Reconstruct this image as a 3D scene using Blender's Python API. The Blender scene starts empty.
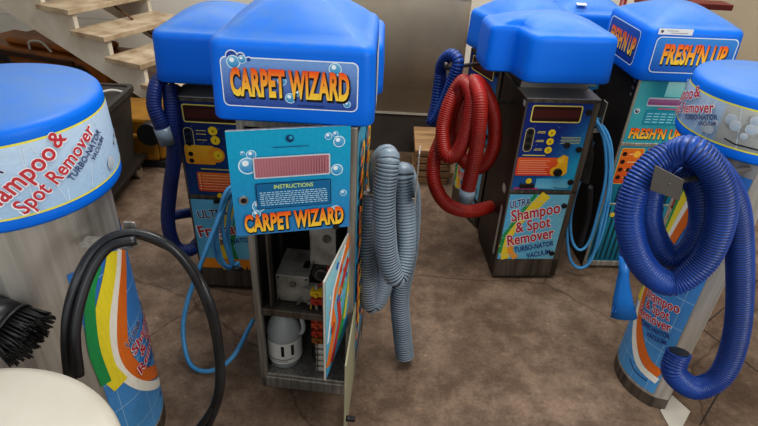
import bpy, bmesh, math, random
from mathutils import Vector, Matrix
random.seed(4)
C = bpy.context.scene.collection
PI = math.pi

# ------------------------------------------------------------------ materials
def lin(c):
    if isinstance(c, str):
        c = tuple(int(c[i:i+2], 16)/255 for i in (0, 2, 4))
    return tuple((x/12.92 if x <= .04045 else ((x+.055)/1.055)**2.4) for x in c[:3]) + (1,)
_m = {}
def mat(name, col, rough=.5, metal=0., col2=None, scale=8, bump=0., bscale=60, spec=.5, trans=0., stretch=None, lo=.35, hi=.7, r2=None, coat=0.):
    if name in _m: return _m[name]
    m = bpy.data.materials.new(name); m.use_nodes = True
    nt = m.node_tree; b = nt.nodes['Principled BSDF']
    b.inputs['Base Color'].default_value = lin(col); b.inputs['Roughness'].default_value = rough
    b.inputs['Metallic'].default_value = metal; b.inputs['Specular IOR Level'].default_value = spec
    b.inputs['Transmission Weight'].default_value = trans; b.inputs['Coat Weight'].default_value = coat
    tc = nt.nodes.new('ShaderNodeTexCoord'); mp = nt.nodes.new('ShaderNodeMapping')
    nt.links.new(tc.outputs['Object'], mp.inputs[0])
    if stretch: mp.inputs['Scale'].default_value = stretch
    n = nt.nodes.new('ShaderNodeTexNoise'); n.inputs['Scale'].default_value = scale; n.inputs['Detail'].default_value = 6
    nt.links.new(mp.outputs[0], n.inputs[0])
    r = nt.nodes.new('ShaderNodeValToRGB'); r.color_ramp.elements[0].position = lo; r.color_ramp.elements[1].position = hi
    nt.links.new(n.outputs[0], r.inputs[0])
    c2 = lin(col2) if col2 else tuple(x*.85 for x in lin(col)[:3]) + (1,)
    r.color_ramp.elements[0].color = lin(col); r.color_ramp.elements[1].color = c2
    nt.links.new(r.outputs[0], b.inputs['Base Color'])
    if r2 is not None:
        mr = nt.nodes.new('ShaderNodeMapRange'); mr.inputs[3].default_value = rough; mr.inputs[4].default_value = r2
        nt.links.new(n.outputs[0], mr.inputs[0]); nt.links.new(mr.outputs[0], b.inputs['Roughness'])
    if bump:
        n2 = nt.nodes.new('ShaderNodeTexNoise'); n2.inputs['Scale'].default_value = bscale; n2.inputs['Detail'].default_value = 4
        nt.links.new(mp.outputs[0], n2.inputs[0])
        bp = nt.nodes.new('ShaderNodeBump'); bp.inputs['Strength'].default_value = bump; bp.inputs['Distance'].default_value = .01
        nt.links.new(n2.outputs[0], bp.inputs['Height']); nt.links.new(bp.outputs[0], b.inputs['Normal'])
    _m[name] = m
    return m

def print_mat():
    m = bpy.data.materials.new('printed_graphic'); m.use_nodes = True
    nt = m.node_tree; b = nt.nodes['Principled BSDF']
    a = nt.nodes.new('ShaderNodeAttribute'); a.attribute_name = 'Col'
    n = nt.nodes.new('ShaderNodeTexNoise'); n.inputs['Scale'].default_value = 25; n.inputs['Detail'].default_value = 5
    mr = nt.nodes.new('ShaderNodeMapRange'); mr.inputs[3].default_value = .8; mr.inputs[4].default_value = 1.08
    nt.links.new(n.outputs[0], mr.inputs[0])
    mx = nt.nodes.new('ShaderNodeMix'); mx.data_type = 'RGBA'; mx.blend_type = 'MULTIPLY'; mx.inputs[0].default_value = 1
    nt.links.new(a.outputs['Color'], mx.inputs[6]); nt.links.new(mr.outputs[0], mx.inputs[7])
    nt.links.new(mx.outputs[2], b.inputs['Base Color'])
    b.inputs['Roughness'].default_value = .42; b.inputs['Specular IOR Level'].default_value = .35
    return m
PRINT = print_mat()
def hood_mat():
    m = bpy.data.materials.new('blue_moulded_plastic'); m.use_nodes = True
    nt = m.node_tree; b = nt.nodes['Principled BSDF']
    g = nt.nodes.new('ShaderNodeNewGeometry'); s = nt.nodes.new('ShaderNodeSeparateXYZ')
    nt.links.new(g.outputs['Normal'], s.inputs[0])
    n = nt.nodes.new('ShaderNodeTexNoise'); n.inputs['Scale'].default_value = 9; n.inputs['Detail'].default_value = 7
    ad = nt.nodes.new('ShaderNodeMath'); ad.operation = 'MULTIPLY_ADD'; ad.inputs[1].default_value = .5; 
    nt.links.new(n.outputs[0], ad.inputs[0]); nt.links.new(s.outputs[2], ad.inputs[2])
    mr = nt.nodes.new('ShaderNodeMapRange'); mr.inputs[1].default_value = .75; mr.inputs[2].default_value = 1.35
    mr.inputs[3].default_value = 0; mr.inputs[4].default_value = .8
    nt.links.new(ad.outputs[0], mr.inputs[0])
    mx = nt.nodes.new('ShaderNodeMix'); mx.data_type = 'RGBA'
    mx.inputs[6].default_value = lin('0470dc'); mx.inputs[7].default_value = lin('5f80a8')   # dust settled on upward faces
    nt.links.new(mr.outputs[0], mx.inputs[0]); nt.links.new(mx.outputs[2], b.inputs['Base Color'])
    b.inputs['Roughness'].default_value = .45
    b.inputs['Specular IOR Level'].default_value = .3
    return m
HOOD = hood_mat()
STEEL = mat('brushed_stainless', 'b9b6ae', .33, .7, '8c8880', 6, r2=.5, stretch=(14, 14, .6))
DSTEEL = mat('dull_stainless', '7d766c', .4, .75, '57504a', 5, r2=.6, stretch=(10, 10, .8))
BRSTEEL = mat('dark_cabinet_sheet', '4a403a', .4, .6, '332c29', 4, r2=.55)
BLACKS = mat('black_painted_sheet', '1c1b1c', .5, 0, '2a2827', 5)
BLACKP = mat('black_plastic', '141416', .4, 0, '222224', 12)
RUBBER = mat('black_rubber', '1b1b1d', .33, 0, '2c2d30', 10)
GREYP = mat('grey_painted_steel', '8f8c84', .55, .1, '605b52', 14, bump=.05)
WHITEP = mat('white_plastic', 'c9c8c2', .5, 0, 'aaa79f', 9)
LTBLUE = mat('light_blue_tubing', '3f8fc8', .4, 0, '5aa6d8', 10)
NAVY = mat('navy_hose_plastic', '17337a', .38, 0, '10265c', 8)
BLUEH = mat('royal_blue_hose_plastic', '1a4796', .36, 0, '12357a', 8)
GREYH = mat('grey_hose_plastic', '84929e', .36, 0, '6c7a86', 8)
REDH = mat('red_hose_plastic', 'a32618', .4, 0, '801b12', 8)
CREAM = mat('cream_plastic', 'cdc8bb', .45, 0, 'beb8a8', 4)
WOOD = mat('pale_pallet_wood', 'a88660', .8, 0, '73563a', 5, stretch=(1, 6, 20), bump=.15)
YELLOW = mat('yellow_machine_paint', 'c98a12', .45, 0, '8a560e', 5)
BRASS = mat('brass_fittings', 'a07a2c', .35, .9)

# ------------------------------------------------------------------ geometry helpers
def tag(o, label=None, cat=None, group=None, kind=None):
    if label: o['label'] = label
    if cat: o['category'] = cat
    if group: o['group'] = group
    if kind: o['kind'] = kind
    return o
def thing(name, label, cat, loc=(0, 0, 0), rz=0, group=None):
    o = bpy.data.objects.new(name, None); C.objects.link(o)
    o.location = loc; o.rotation_euler = (0, 0, math.radians(rz)); o.empty_display_size = .1
    return tag(o, label, cat, group)
class MB:
    def __init__(s): s.v = []; s.f = []; s.sm = []; s.m = []; s.mi = 0
    def add(s, vs, fs, smooth=False):
        k = len(s.v); s.v += [tuple(v) for v in vs]
        for f in fs: s.f.append([i+k for i in f]); s.sm.append(smooth); s.m.append(s.mi)
        return s
    def box(s, x0, y0, z0, x1, y1, z1, M=None):
        vs = [Vector((x, y, z)) for z in (z0, z1) for y in (y0, y1) for x in (x0, x1)]
        if M: vs = [M @ v for v in vs]
        return s.add(vs, [(0, 2, 3, 1), (4, 5, 7, 6), (0, 1, 5, 4), (2, 6, 7, 3), (0, 4, 6, 2), (1, 3, 7, 5)])
    def prism(s, pts, z0, z1, M=None, smooth=False):
        n = len(pts)
        vs = [Vector((p[0], p[1], z)) for z in (z0, z1) for p in pts]
        if M: vs = [M @ v for v in vs]
        s.add(vs, [tuple(range(n))[::-1], tuple(range(n, 2*n))])
        return s.add(vs, [(i, (i+1) % n, n+(i+1) % n, n+i) for i in range(n)], smooth)
    def cyl(s, p, q, r, r2=None, n=16, caps=True):
        p = Vector(p); q = Vector(q); r2 = r if r2 is None else r2
        d = (q-p).normalized(); a = d.orthogonal().normalized(); b = d.cross(a)
        vs = [c + (a*math.cos(t)+b*math.sin(t))*rr for c, rr in ((p, r), (q, r2)) for t in [2*PI*i/n for i in range(n)]]
        s.add(vs, [(i, (i+1) % n, n+(i+1) % n, n+i) for i in range(n)], True)
        if caps: s.add(vs, [tuple(range(n))[::-1], tuple(range(n, 2*n))])
        return s
    def lathe(s, prof, c=(0, 0, 0), n=32, sx=1, sy=1):
        vs = []; fs = []
        for r, z in prof:
            for i in range(n):
                t = 2*PI*i/n; vs.append((c[0]+r*sx*math.cos(t), c[1]+r*sy*math.sin(t), c[2]+z))
        for k in range(len(prof)-1):
            for i in range(n):
                fs.append((k*n+i, k*n+(i+1) % n, (k+1)*n+(i+1) % n, (k+1)*n+i))
        return s.add(vs, fs, True)
    def rings(s, R, cap0=True, cap1=True, smooth=True):
        n = len(R[0]); vs = [p for r in R for p in r]; fs = []
        for k in range(len(R)-1):
            for i in range(n): fs.append((k*n+i, k*n+(i+1) % n, (k+1)*n+(i+1) % n, (k+1)*n+i))
        if cap0: fs.append(tuple(range(n))[::-1])
        if cap1: fs.append(tuple(range((len(R)-1)*n, len(R)*n)))
        return s.add(vs, fs, smooth)
    def tube(s, path, r, n=12, pitch=None, amp=.1, closed_ends=True):
        f0 = len(s.f); P, T = resample(path, (pitch/4 if pitch else .012))
        up = T[0].orthogonal().normalized(); R = []
        for k, (p, t) in enumerate(zip(P, T)):
            up = (up - t*up.dot(t)).normalized(); b = t.cross(up)
            rr = r*(1 + (amp*(0.6, 0, -1, -.2)[k % 4] if pitch else 0))
            R.append([p + (up*math.cos(a)+b*math.sin(a))*rr for a in [2*PI*i/n for i in range(n)]])
        s.rings(R, closed_ends, closed_ends)
        if pitch:
            for k in range(len(R)-1):
                if k % 4 == 2:
                    for i in range(n): s.m[f0+k*n+i] = 1  # groove faces take the darker second material
        return s
    def build(s, name, m, parent=None, bevel=0, **k):
        me = bpy.data.meshes.new(name); me.from_pydata(s.v, [], s.f)
        for i, p in enumerate(me.polygons): p.use_smooth = s.sm[i]; p.material_index = s.m[i]
        for mm in (m if isinstance(m, (list, tuple)) else [m]): me.materials.append(mm)
        me.update()
        bm = bmesh.new(); bm.from_mesh(me); bmesh.ops.remove_doubles(bm, verts=bm.verts, dist=1e-6)
        bmesh.ops.recalc_face_normals(bm, faces=bm.faces); bm.to_mesh(me); bm.free()
        o = bpy.data.objects.new(name, me); C.objects.link(o); o.parent = parent
        if bevel:
            b = o.modifiers.new('bevel', 'BEVEL'); b.width = bevel; b.segments = 2; b.limit_method = 'ANGLE'
            b.harden_normals = False
        return tag(o, **k)
def resample(pts, step):
    pts = [Vector(p) for p in pts]; Q = [pts[0]*2-pts[1]] + pts + [pts[-1]*2-pts[-2]]; D = []
    for i in range(1, len(Q)-2):
        a, b, c, d = Q[i-1:i+3]
        for k in range(24):
            t = k/24
            D.append(.5*((2*b)+(c-a)*t+(2*a-5*b+4*c-d)*t*t+(3*b-a-3*c+d)*t**3))
    D.append(pts[-1]); out = [D[0]]; acc = 0
    for i in range(1, len(D)):
        seg = D[i]-D[i-1]; L = seg.length
        if L < 1e-9: continue
        pos = step-acc
        while pos <= L: out.append(D[i-1]+seg*(pos/L)); pos += step
        acc = L-(pos-step)
    T = [((out[min(i+1, len(out)-1)]-out[max(i-1, 0)]).normalized()) for i in range(len(out))]
    return out, T
def frame(o, x, y=None):
    """matrix: origin o, local x axis along x, z up"""
    x = Vector(x).normalized(); z = Vector((0, 0, 1)); y = z.cross(x)
    return Matrix(((x.x, y.x, z.x, o[0]), (x.y, y.y, z.y, o[1]), (x.z, y.z, z.z, o[2]), (0, 0, 0, 1)))

# ------------------------------------------------------------------ printed art: coloured shapes and letters on a surface
_glyph = {}
def glyphs(txt, bold):
    k = (txt, bold)
    if k not in _glyph:
        cu = bpy.data.curves.new('t', 'FONT'); cu.body = txt; cu.size = 1; cu.offset = bold; cu.resolution_u = 3
        cu.align_x = 'CENTER'; cu.space_character = 1 + bold*1.2
        o = bpy.data.objects.new('t', cu); C.objects.link(o); bpy.context.view_layer.update()
        me = bpy.data.meshes.new_from_object(o.evaluated_get(bpy.context.evaluated_depsgraph_get()))
        _glyph[k] = ([v.co.copy() for v in me.vertices], [tuple(p.vertices) for p in me.polygons])
        bpy.data.objects.remove(o); bpy.data.curves.remove(cu); bpy.data.meshes.remove(me)
    return _glyph[k]
class Art:
    def __init__(s, f=None, h0=.0012, dh=.00012): s.v = []; s.f = []; s.c = []; s.fn = f or (lambda u, v, h: (u, -h, v)); s.h0 = h0; s.dh = dh; s.L = 0
    def _add(s, pts, faces, cols):
        k = len(s.v); h = s.h0+s.L*s.dh
        if max(p[1] for p in pts)-min(p[1] for p in pts) > .006: s.L += 1
        else: h += s.dh*.5
        s.v += [s.fn(u, v, h) for u, v in pts]; s.f += [[i+k for i in f] for f in faces]; s.c += cols
    def grid(s, u0, v0, u1, v1, fc, nu=12, nv=12):
        pts = []; cols = []
        for j in range(nv+1):
            for i in range(nu+1):
                a = i/nu; b = j/nv; pts.append((u0+(u1-u0)*a, v0+(v1-v0)*b)); cols.append(lin(fc(a, b)) if callable(fc) else lin(fc))
        s._add(pts, [(j*(nu+1)+i, j*(nu+1)+i+1, (j+1)*(nu+1)+i+1, (j+1)*(nu+1)+i) for j in range(nv) for i in range(nu)], cols)
    def poly(s, pts, col, col2=None):
        vs = [p[1] for p in pts]; lo, hi = min(vs), max(vs); a = lin(col); b = lin(col2) if col2 else a
        cu = sum(p[0] for p in pts)/len(pts); cv = sum(vs)/len(vs)
        P = list(pts)+[(cu, cv)]; n = len(pts)
        s._add(P, [(i, (i+1) % n, n) for i in range(n)], [tuple(a[k]+(b[k]-a[k])*((p[1]-lo)/(hi-lo+1e-9)) for k in range(4)) for p in P])
    def rr(s, u0, v0, u1, v1, r, col, col2=None, n=5):
        pts = []
        for cx, cy, a0 in ((u1-r, v1-r, 0), (u0+r, v1-r, 90), (u0+r, v0+r, 180), (u1-r, v0+r, 270)):
            for k in range(n+1):
                a = math.radians(a0+90*k/n); pts.append((cx+r*math.cos(a), cy+r*math.sin(a)))
        s.poly(pts, col, col2)
    def disc(s, u, v, r, col, col2=None, sy=1, n=18): s.poly([(u+r*math.cos(2*PI*i/n), v+r*sy*math.sin(2*PI*i/n)) for i in range(n)], col, col2)
    def bubble(s, u, v, r):
        s.disc(u, v, r, 'd8ecf6'); s.disc(u, v, r*.85, '2f8fc4', '7fc0e0'); s.disc(u-r*.2, v+r*.3, r*.35, 'eef7fb')
    def band(s, pts, w, col):
        n = len(pts); P = []
        for i, (u, v) in enumerate(pts):
            a = pts[max(i-1, 0)]; b = pts[min(i+1, n-1)]; dx, dy = b[0]-a[0], b[1]-a[1]; L = math.hypot(dx, dy) or 1
            ww = (w if not isinstance(w, (list, tuple)) else w[i])/2
            for q in range(5): k = ww*(1-q/2); P.append((u-dy/L*k, v+dx/L*k))
        s._add(P, [(5*i+q, 5*i+q+1, 5*i+q+6, 5*i+q+5) for i in range(n-1) for q in range(4)], [lin(col)]*len(P))
    def text(s, t, u, v, size, col, col2=None, sx=1, rot=0, bold=.02, shear=0, width=None):
        vs, fs = glyphs(t, bold)
        if not vs: return
        if width: w = max(p.x for p in vs)-min(p.x for p in vs); sx = width/(w*size)
        lo, hi = 0, .73; a = lin(col); b = lin(col2) if col2 else a; ca, sa = math.cos(math.radians(rot)), math.sin(math.radians(rot))
        P = []; K = []
        for p in vs:
            x = (p.x + shear*p.y)*size*sx; y = p.y*size; P.append((u+x*ca-y*sa, v+x*sa+y*ca))
            t_ = min(1, max(0, (p.y-lo)/(hi-lo))); K.append(tuple(a[k]+(b[k]-a[k])*t_ for k in range(4)))
        s._add(P, fs, K)
    def logo(s, t, u, v, size, width, rot=0, bold=.045):
        """orange to yellow cartoon lettering with a dark edge"""
        s.text(t, u+size*.025, v-size*.045, size, '141420', width=width*1.01, rot=rot, bold=bold+.02)
        s.text(t, u, v, size, 'ffd84a', 'f2541c', width=width, rot=rot, bold=bold)
    def build(s, name, parent, **k):
        me = bpy.data.meshes.new(name); me.from_pydata(s.v, [], s.f)
        ca = me.color_attributes.new('Col', 'FLOAT_COLOR', 'POINT')
        for i, c in enumerate(s.c): ca.data[i].color = c
        me.materials.append(PRINT); me.update()
        o = bpy.data.objects.new(name, me); C.objects.link(o); o.parent = parent
        return tag(o, **k)
def mixc(a, b, t):
    a = [int(a[i:i+2], 16)/255 for i in (0, 2, 4)]; b = [int(b[i:i+2], 16)/255 for i in (0, 2, 4)]; t = min(1, max(0, t))
    return tuple(x+(y-x)*t for x, y in zip(a, b))
def shampoo_text(a, u, v, w, h):
    """the slanted product lettering, block centred at u, v, size w x h"""
    r = 13; k = h
    def T(t, du, dv, sz, wd, col, outline='f4f4f6'):
        cu = u+du*w; cv = v+dv*h
        if outline: a.text(t, cu, cv, sz*k, outline, width=wd*w*1.03, rot=r, bold=.06)
        a.text(t, cu, cv, sz*k, col, width=wd*w, rot=r, bold=.022)
    T('ULTRA', -.30, .30, .16, .36, '27306e')
    T('Shampoo', .02, .14, .25, .86, 'c3303c')
    T('& Spot', .02, -.06, .24, .62, 'c3303c')
    T('Remover', .02, -.26, .25, .84, 'c3303c')
    T('TURBO-NATOR', .12, -.38, .12, .72, '2b3a80', None)
    T('VACUUM', .24, -.50, .12, .44, '2b3a80', None)

# ------------------------------------------------------------------ hoods
def rrect(hw, y0, y1, r, n=6):
    pts = []
    for cx, cy, a0 in ((hw-r, y1-r, 0), (-hw+r, y1-r, 90), (-hw+r, y0+r, 180), (hw-r, y0+r, 270)):
        for k in range(n+1):
            a = math.radians(a0+90*k/n); pts.append((cx+r*math.cos(a), cy+r*math.sin(a)))
    out = []
    for i, p in enumerate(pts):            # subdivide long edges so the dome stays smooth
        q = pts[(i+1) % len(pts)]; L = math.dist(p, q); m = max(1, int(L/.04))
        for k in range(m): out.append((p[0]+(q[0]-p[0])*k/m, p[1]+(q[1]-p[1])*k/m))
    return out
def bay_outline(xl, xr, bl, yf, ym, yb, r=.035):
    """wide hood with a narrower bay reaching forward: corners rounded"""
    raw = [(bl, yf, r*1.4), (xr, yf, r*1.4), (xr, yb, r), (xl, yb, r), (xl, ym, r), (bl-.025, ym-.01, .02)]
    out = []; n = len(raw)
    for i in range(n):
        p = Vector(raw[i][:2]); a = Vector(raw[i-1][:2]); b = Vector(raw[(i+1) % n][:2]); rr = raw[i][2]
        A = p+(a-p).normalized()*rr; B = p+(b-p).normalized()*rr
        for k in range(6):
            t = k/5; q = A*(1-t)**2+p*2*t*(1-t)+B*t*t; out.append((q.x, q.y))
        nx = Vector(raw[(i+1) % n][:2]); r3 = raw[(i+1) % n][2]; E = nx+(p-nx).normalized()*r3
        L = (E-B).length; m = int(L/.04)
        for k in range(1, m): q = B+(E-B)*k/m; out.append((q.x, q.y))
    return out
def hood(parent, outline, z0, zs, zt, lean=.03, c=None, round_=.035):
    if c is None: c = ((max(p[0] for p in outline)+min(p[0] for p in outline))/2, (max(p[1] for p in outline)+min(p[1] for p in outline))/2)
    R = []
    def ring(s, z): R.append([(c[0]+(p[0]-c[0])*s, c[1]+(p[1]-c[1])*s, z) for p in outline])
    ring(.93, z0+.004); ring(.985, z0); ring(1, z0+.006)
    H = zs-z0-round_
    for k in range(1, 5): ring(1-lean*k/4*.6, z0+.006+(H-.006)*k/4)
    for k in range(1, 7):
        a = PI/2*k/6; ring((1-lean*.6)-.10*(1-math.cos(a)), zs-round_+round_*.95*math.sin(a)*.9)
    s0 = 1-lean*.6-.10; zz = zs-round_+round_*.855
    xs = [p[0] for p in outline]; ys = [p[1] for p in outline]; ex, ey = (max(xs)-min(xs))/2, (max(ys)-min(ys))/2; mx, my = (max(xs)+min(xs))/2, (max(ys)+min(ys))/2
    for k in range(1, 14):
        t = k/13; s = s0*(1-t)+.02*t; z = zz+(zt-zz)*math.sin(t*PI/2)**.85; ring(s, z); bl = min(1, t*1.3)
        for i, p in enumerate(R[-1]):
            a = math.atan2((p[1]-my)/ey, (p[0]-mx)/ex); e = (mx+ex*s*math.cos(a)*1.04, my+ey*s*math.sin(a)*1.04)
            R[-1][i] = (p[0]*(1-bl)+e[0]*bl, p[1]*(1-bl)+e[1]*bl, z)
    mb = MB().rings(R, cap0=True)
    return mb.build('hood', HOOD, parent)

# ------------------------------------------------------------------ camera
cam = bpy.data.cameras.new('camera'); co = bpy.data.objects.new('camera', cam); C.objects.link(co)
cam.sensor_width = 36; cam.lens = 36*547/758; cam.clip_start = .02
co.matrix_world = Matrix(((.998611, -.052679, 0, 0), (.0279655, .530128, -.847456, 0), (.0446432, .846279, .530866, 1.7), (0, 0, 0, 1)))
bpy.context.scene.camera = co

# ------------------------------------------------------------------ setting
def floor_mat():
    m = bpy.data.materials.new('stained_concrete'); m.use_nodes = True; nt = m.node_tree; b = nt.nodes['Principled BSDF']
    L = nt.links.new; N = nt.nodes.new
    tc = N('ShaderNodeTexCoord')
    def noise(sc, det=8, rg=.6):
        n = N('ShaderNodeTexNoise'); n.inputs['Scale'].default_value = sc; n.inputs['Detail'].default_value = det
        n.inputs['Roughness'].default_value = rg; L(tc.outputs['Object'], n.inputs[0]); return n
    def ramp(src, p0, c0, p1, c1):
        r = N('ShaderNodeValToRGB'); e = r.color_ramp.elements; e[0].position = p0; e[1].position = p1; e[0].color = c0; e[1].color = c1
        L(src, r.inputs[0]); return r
    r1 = ramp(noise(1.6).outputs[0], .35, lin('6c5848'), .68, lin('978270'))
    r2 = ramp(noise(9, 8, .7).outputs[0], .42, (.62, .60, .58, 1), .6, (1, 1, 1, 1))
    r3 = ramp(noise(70, 4).outputs[0], .3, (.78, .78, .78, 1), .6, (1.05, 1.05, 1.05, 1))
    v = N('ShaderNodeTexVoronoi'); v.feature = 'DISTANCE_TO_EDGE'; v.inputs['Scale'].default_value = .9
    wn = noise(3); mx0 = N('ShaderNodeMix'); mx0.data_type = 'RGBA'; mx0.inputs[0].default_value = .12
    L(tc.outputs['Object'], mx0.inputs[6]); L(wn.outputs['Color'], mx0.inputs[7]); L(mx0.outputs[2], v.inputs[0])
    r4 = ramp(v.outputs[0], .0, (.55, .52, .5, 1), .006, (1, 1, 1, 1))
    sp = ramp(noise(30, 2, .4).outputs[0], .70, (1, 1, 1, 1), .76, (1.55, 1.5, 1.42, 1))
    prev = r1.outputs[0]
    for r in (r2, r3, r4, sp):
        mx = N('ShaderNodeMix'); mx.data_type = 'RGBA'; mx.blend_type = 'MULTIPLY'; mx.inputs[0].default_value = 1
        L(prev, mx.inputs[6]); L(r.outputs[0], mx.inputs[7]); prev = mx.outputs[2]
    L(prev, b.inputs['Base Color']); b.inputs['Specular IOR Level'].default_value = .3
    mr = N('ShaderNodeMapRange'); mr.inputs[3].default_value = .45; mr.inputs[4].default_value = .85
    L(noise(4).outputs[0], mr.inputs[0]); L(mr.outputs[0], b.inputs['Roughness'])
    bp = N('ShaderNodeBump'); bp.inputs['Strength'].default_value = .15; bp.inputs['Distance'].default_value = .01
    L(noise(40).outputs[0], bp.inputs['Height']); L(bp.outputs[0], b.inputs['Normal'])
    return m
def wall_mat(name, c1, c2, seam, pitch):
    m = mat(name, c1, .55, 0, c2, 1.5)
    nt = m.node_tree; b = nt.nodes['Principled BSDF']; tc = [n for n in nt.nodes if n.type == 'TEX_COORD'][0]
    s = nt.nodes.new('ShaderNodeSeparateXYZ'); nt.links.new(tc.outputs['Object'], s.inputs[0])
    d = nt.nodes.new('ShaderNodeMath'); d.operation = 'FRACT'; q = nt.nodes.new('ShaderNodeMath'); q.operation = 'DIVIDE'; q.inputs[1].default_value = pitch
    nt.links.new(s.outputs[2], q.inputs[0]); nt.links.new(q.outputs[0], d.inputs[0])
    lt = nt.nodes.new('ShaderNodeMath'); lt.operation = 'LESS_THAN'; lt.inputs[1].default_value = .03; nt.links.new(d.outputs[0], lt.inputs[0])
    mx = nt.nodes.new('ShaderNodeMix'); mx.data_type = 'RGBA'; old = b.inputs['Base Color'].links[0].from_socket
    nt.links.new(lt.outputs[0], mx.inputs[0]); nt.links.new(old, mx.inputs[6]); mx.inputs[7].default_value = lin(seam)
    nt.links.new(mx.outputs[2], b.inputs['Base Color']); return m
MB().box(-4.5, -2.5, -.1, 2.6, 5.8, 0).build('floor', floor_mat(), kind='structure')
wb = MB().box(-4.5, 5.7, 0, 2.6, 5.8, 3.2).build('wall_back', wall_mat('white_wall_panels', 'ebe8e0', 'dedacf', 'c8c4ba', .28), kind='structure')
MB().box(2.5, -2.5, 0, 2.6, 5.7, 3.2).build('wall_right', wall_mat('beige_wall_panels', 'b5a892', 'a89b86', 'cfc5b2', .6), kind='structure')
MB().box(-4.6, -2.5, 0, -4.5, 5.8, 3.2).build('wall_left', mat('left_wall_paint', 'c9c2b4', .7), kind='structure')

# floor seams cut in the slab at the lower right
seam = MB()
for a, b in (((1.461, 1.938, 0.000), (1.612, 1.624, 0.000)), ((1.620, 1.748, 0.000), (1.238, 1.344, 0.000)), ((1.487, 1.874, 0.000), (1.967, 2.259, 0.000))):
    a = Vector(a); b = Vector(b); M = frame(a, b-a); seam.box(0, -.0025, 0, (b-a).length, .0025, .0012, M)
seam.build('trim_1', mat('floor_joint_filler', '2a2522', .8), kind='structure')

# ------------------------------------------------------------------ lights
def area(name, loc, rot, size, power, col=(1, 1, 1), sy=None):
    l = bpy.data.lights.new(name, 'AREA'); l.energy = power; l.color = col; l.size = size
    if sy: l.shape = 'RECTANGLE'; l.size_y = sy
    o = bpy.data.objects.new(name, l); C.objects.link(o); o.location = loc; o.rotation_euler = [math.radians(a) for a in rot]
area('ceiling_light', (.5, 1.8, 3.6), (0, 0, 0), 1.3, 62, (1, .97, .92), 1.2)
area('back_light', (.2, 3.7, 3.1), (8, 0, 0), 4.5, 60, (1, .96, .9), .8)
area('left_fill', (-1.2, -1.8, 2.4), (62, 0, -22), 2.6, 22, (.93, .97, 1), 1.6)  # added soft fill lamp behind the camera on the left
area('window_light', (2.2, -.5, 1.75), (78, 0, 42), 1.3, 42, (1, .98, .95), 1.3)
w = bpy.data.worlds.new('world'); bpy.context.scene.world = w; w.use_nodes = True
w.node_tree.nodes['Background'].inputs[0].default_value = (.9, .94, 1, 1); w.node_tree.nodes['Background'].inputs[1].default_value = .48
sc = bpy.context.scene; sc.view_settings.view_transform = 'Standard'; sc.view_settings.exposure = 0
sc.view_settings.look = 'Medium High Contrast'

# ------------------------------------------------------------------ the open machine in the middle
def wizard_decal(fn, w, h):
    a = Art(fn); hw = w/2
    def shape(g, col, col2=None, sh=0):
        a.rr(-hw+g, 0+g, hw-g, h-.016-g, .016-g*.6, col, col2)
        for du, dv, r in ((.032, h-.016, .017), (.055, h-.016, .012), (.075, h-.022, .008)): a.disc(-hw+du, dv, r-g, col)
    shape(0, 'eef2f6'); shape(.003, '2c4fa0', '7fa6dc')
    for u, v, r in ((-hw+.035, h-.03, .018), (-hw+.058, h-.022, .011), (-hw+.088, .045, .012), (.0, .030, .014), (-.02, .075, .012), (hw-.06, h-.035, .017), (hw-.028, .022, .010), (.02, .045, .008)):
        a.bubble(u, v, r)
    a.logo('CARPET WIZARD', 0, .034, .098, w*.87)
    a.grid(.02, .0105, .09, .0125, '1f2c58', 1, 1)
    return a
cw = thing('carpet_shampoo_machine', 'open stainless vacuum machine with CARPET WIZARD sign hood and doors hanging ajar', 'vending machine', (-.2425, 1.4045, 0), -4.5)
W = .172; D = .34; TOP = 1.10
for sx in (-1, 1):
    for y in (0, D-.03):
        m = MB(); x0 = sx*W - (.024 if sx > 0 else 0)
        m.box(x0, y, .0, x0+.024, y+.024, TOP); m.build('post', STEEL if y == 0 else DSTEEL, cw, .003)
MB().box(-W+.002, .02, .03, -W+.008, D-.01, TOP).build('side_panel', DSTEEL, cw)
sp = MB().box(W-.008, .02, .03, W-.002, D-.01, TOP).build('side_panel', DSTEEL, cw)
a = Art(lambda u, v, h: (W-.002+h, .03+u, v))
a.grid(0, .12, .29, TOP-.03, lambda p, q: mixc('1f86b8', '57b8d8', q), 2, 8)
for k in range(22): a.bubble(random.uniform(.02, .27), random.uniform(.15, 1.04), random.uniform(.008, .02))
a.logo('CARPET WIZARD', .10, .62, .11, .80, rot=90)
a.logo('CARPET WIZARD', .24, .62, .11, .80, rot=90)
a.build('side_graphic', sp)
MB().box(-W, D-.012, .03, W, D-.004, TOP).build('back_panel', BRSTEEL, cw)
MB().box(-W, 0, 0, W, .30, .055).box(-W+.02, .004, .055, W-.02, .3, .07).build('base', STEEL, cw, .004)
MB().box(-W+.022, .0, .368, W-.022, .02, .398).box(-W+.022, .02, .385, W-.022, D-.02, .392).build('shelf', DSTEEL, cw, .002)
MB().box(-W+.02, .0, 1.075, W-.02, .03, TOP).box(-W+.02, .03, 1.09, W-.02, D-.02, 1.096).build('top_rail', STEEL, cw, .002)
MB().box(-W+.055, .012, .40, -W+.062, .05, 1.06).build('inner_rail', DSTEEL, cw)
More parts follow.
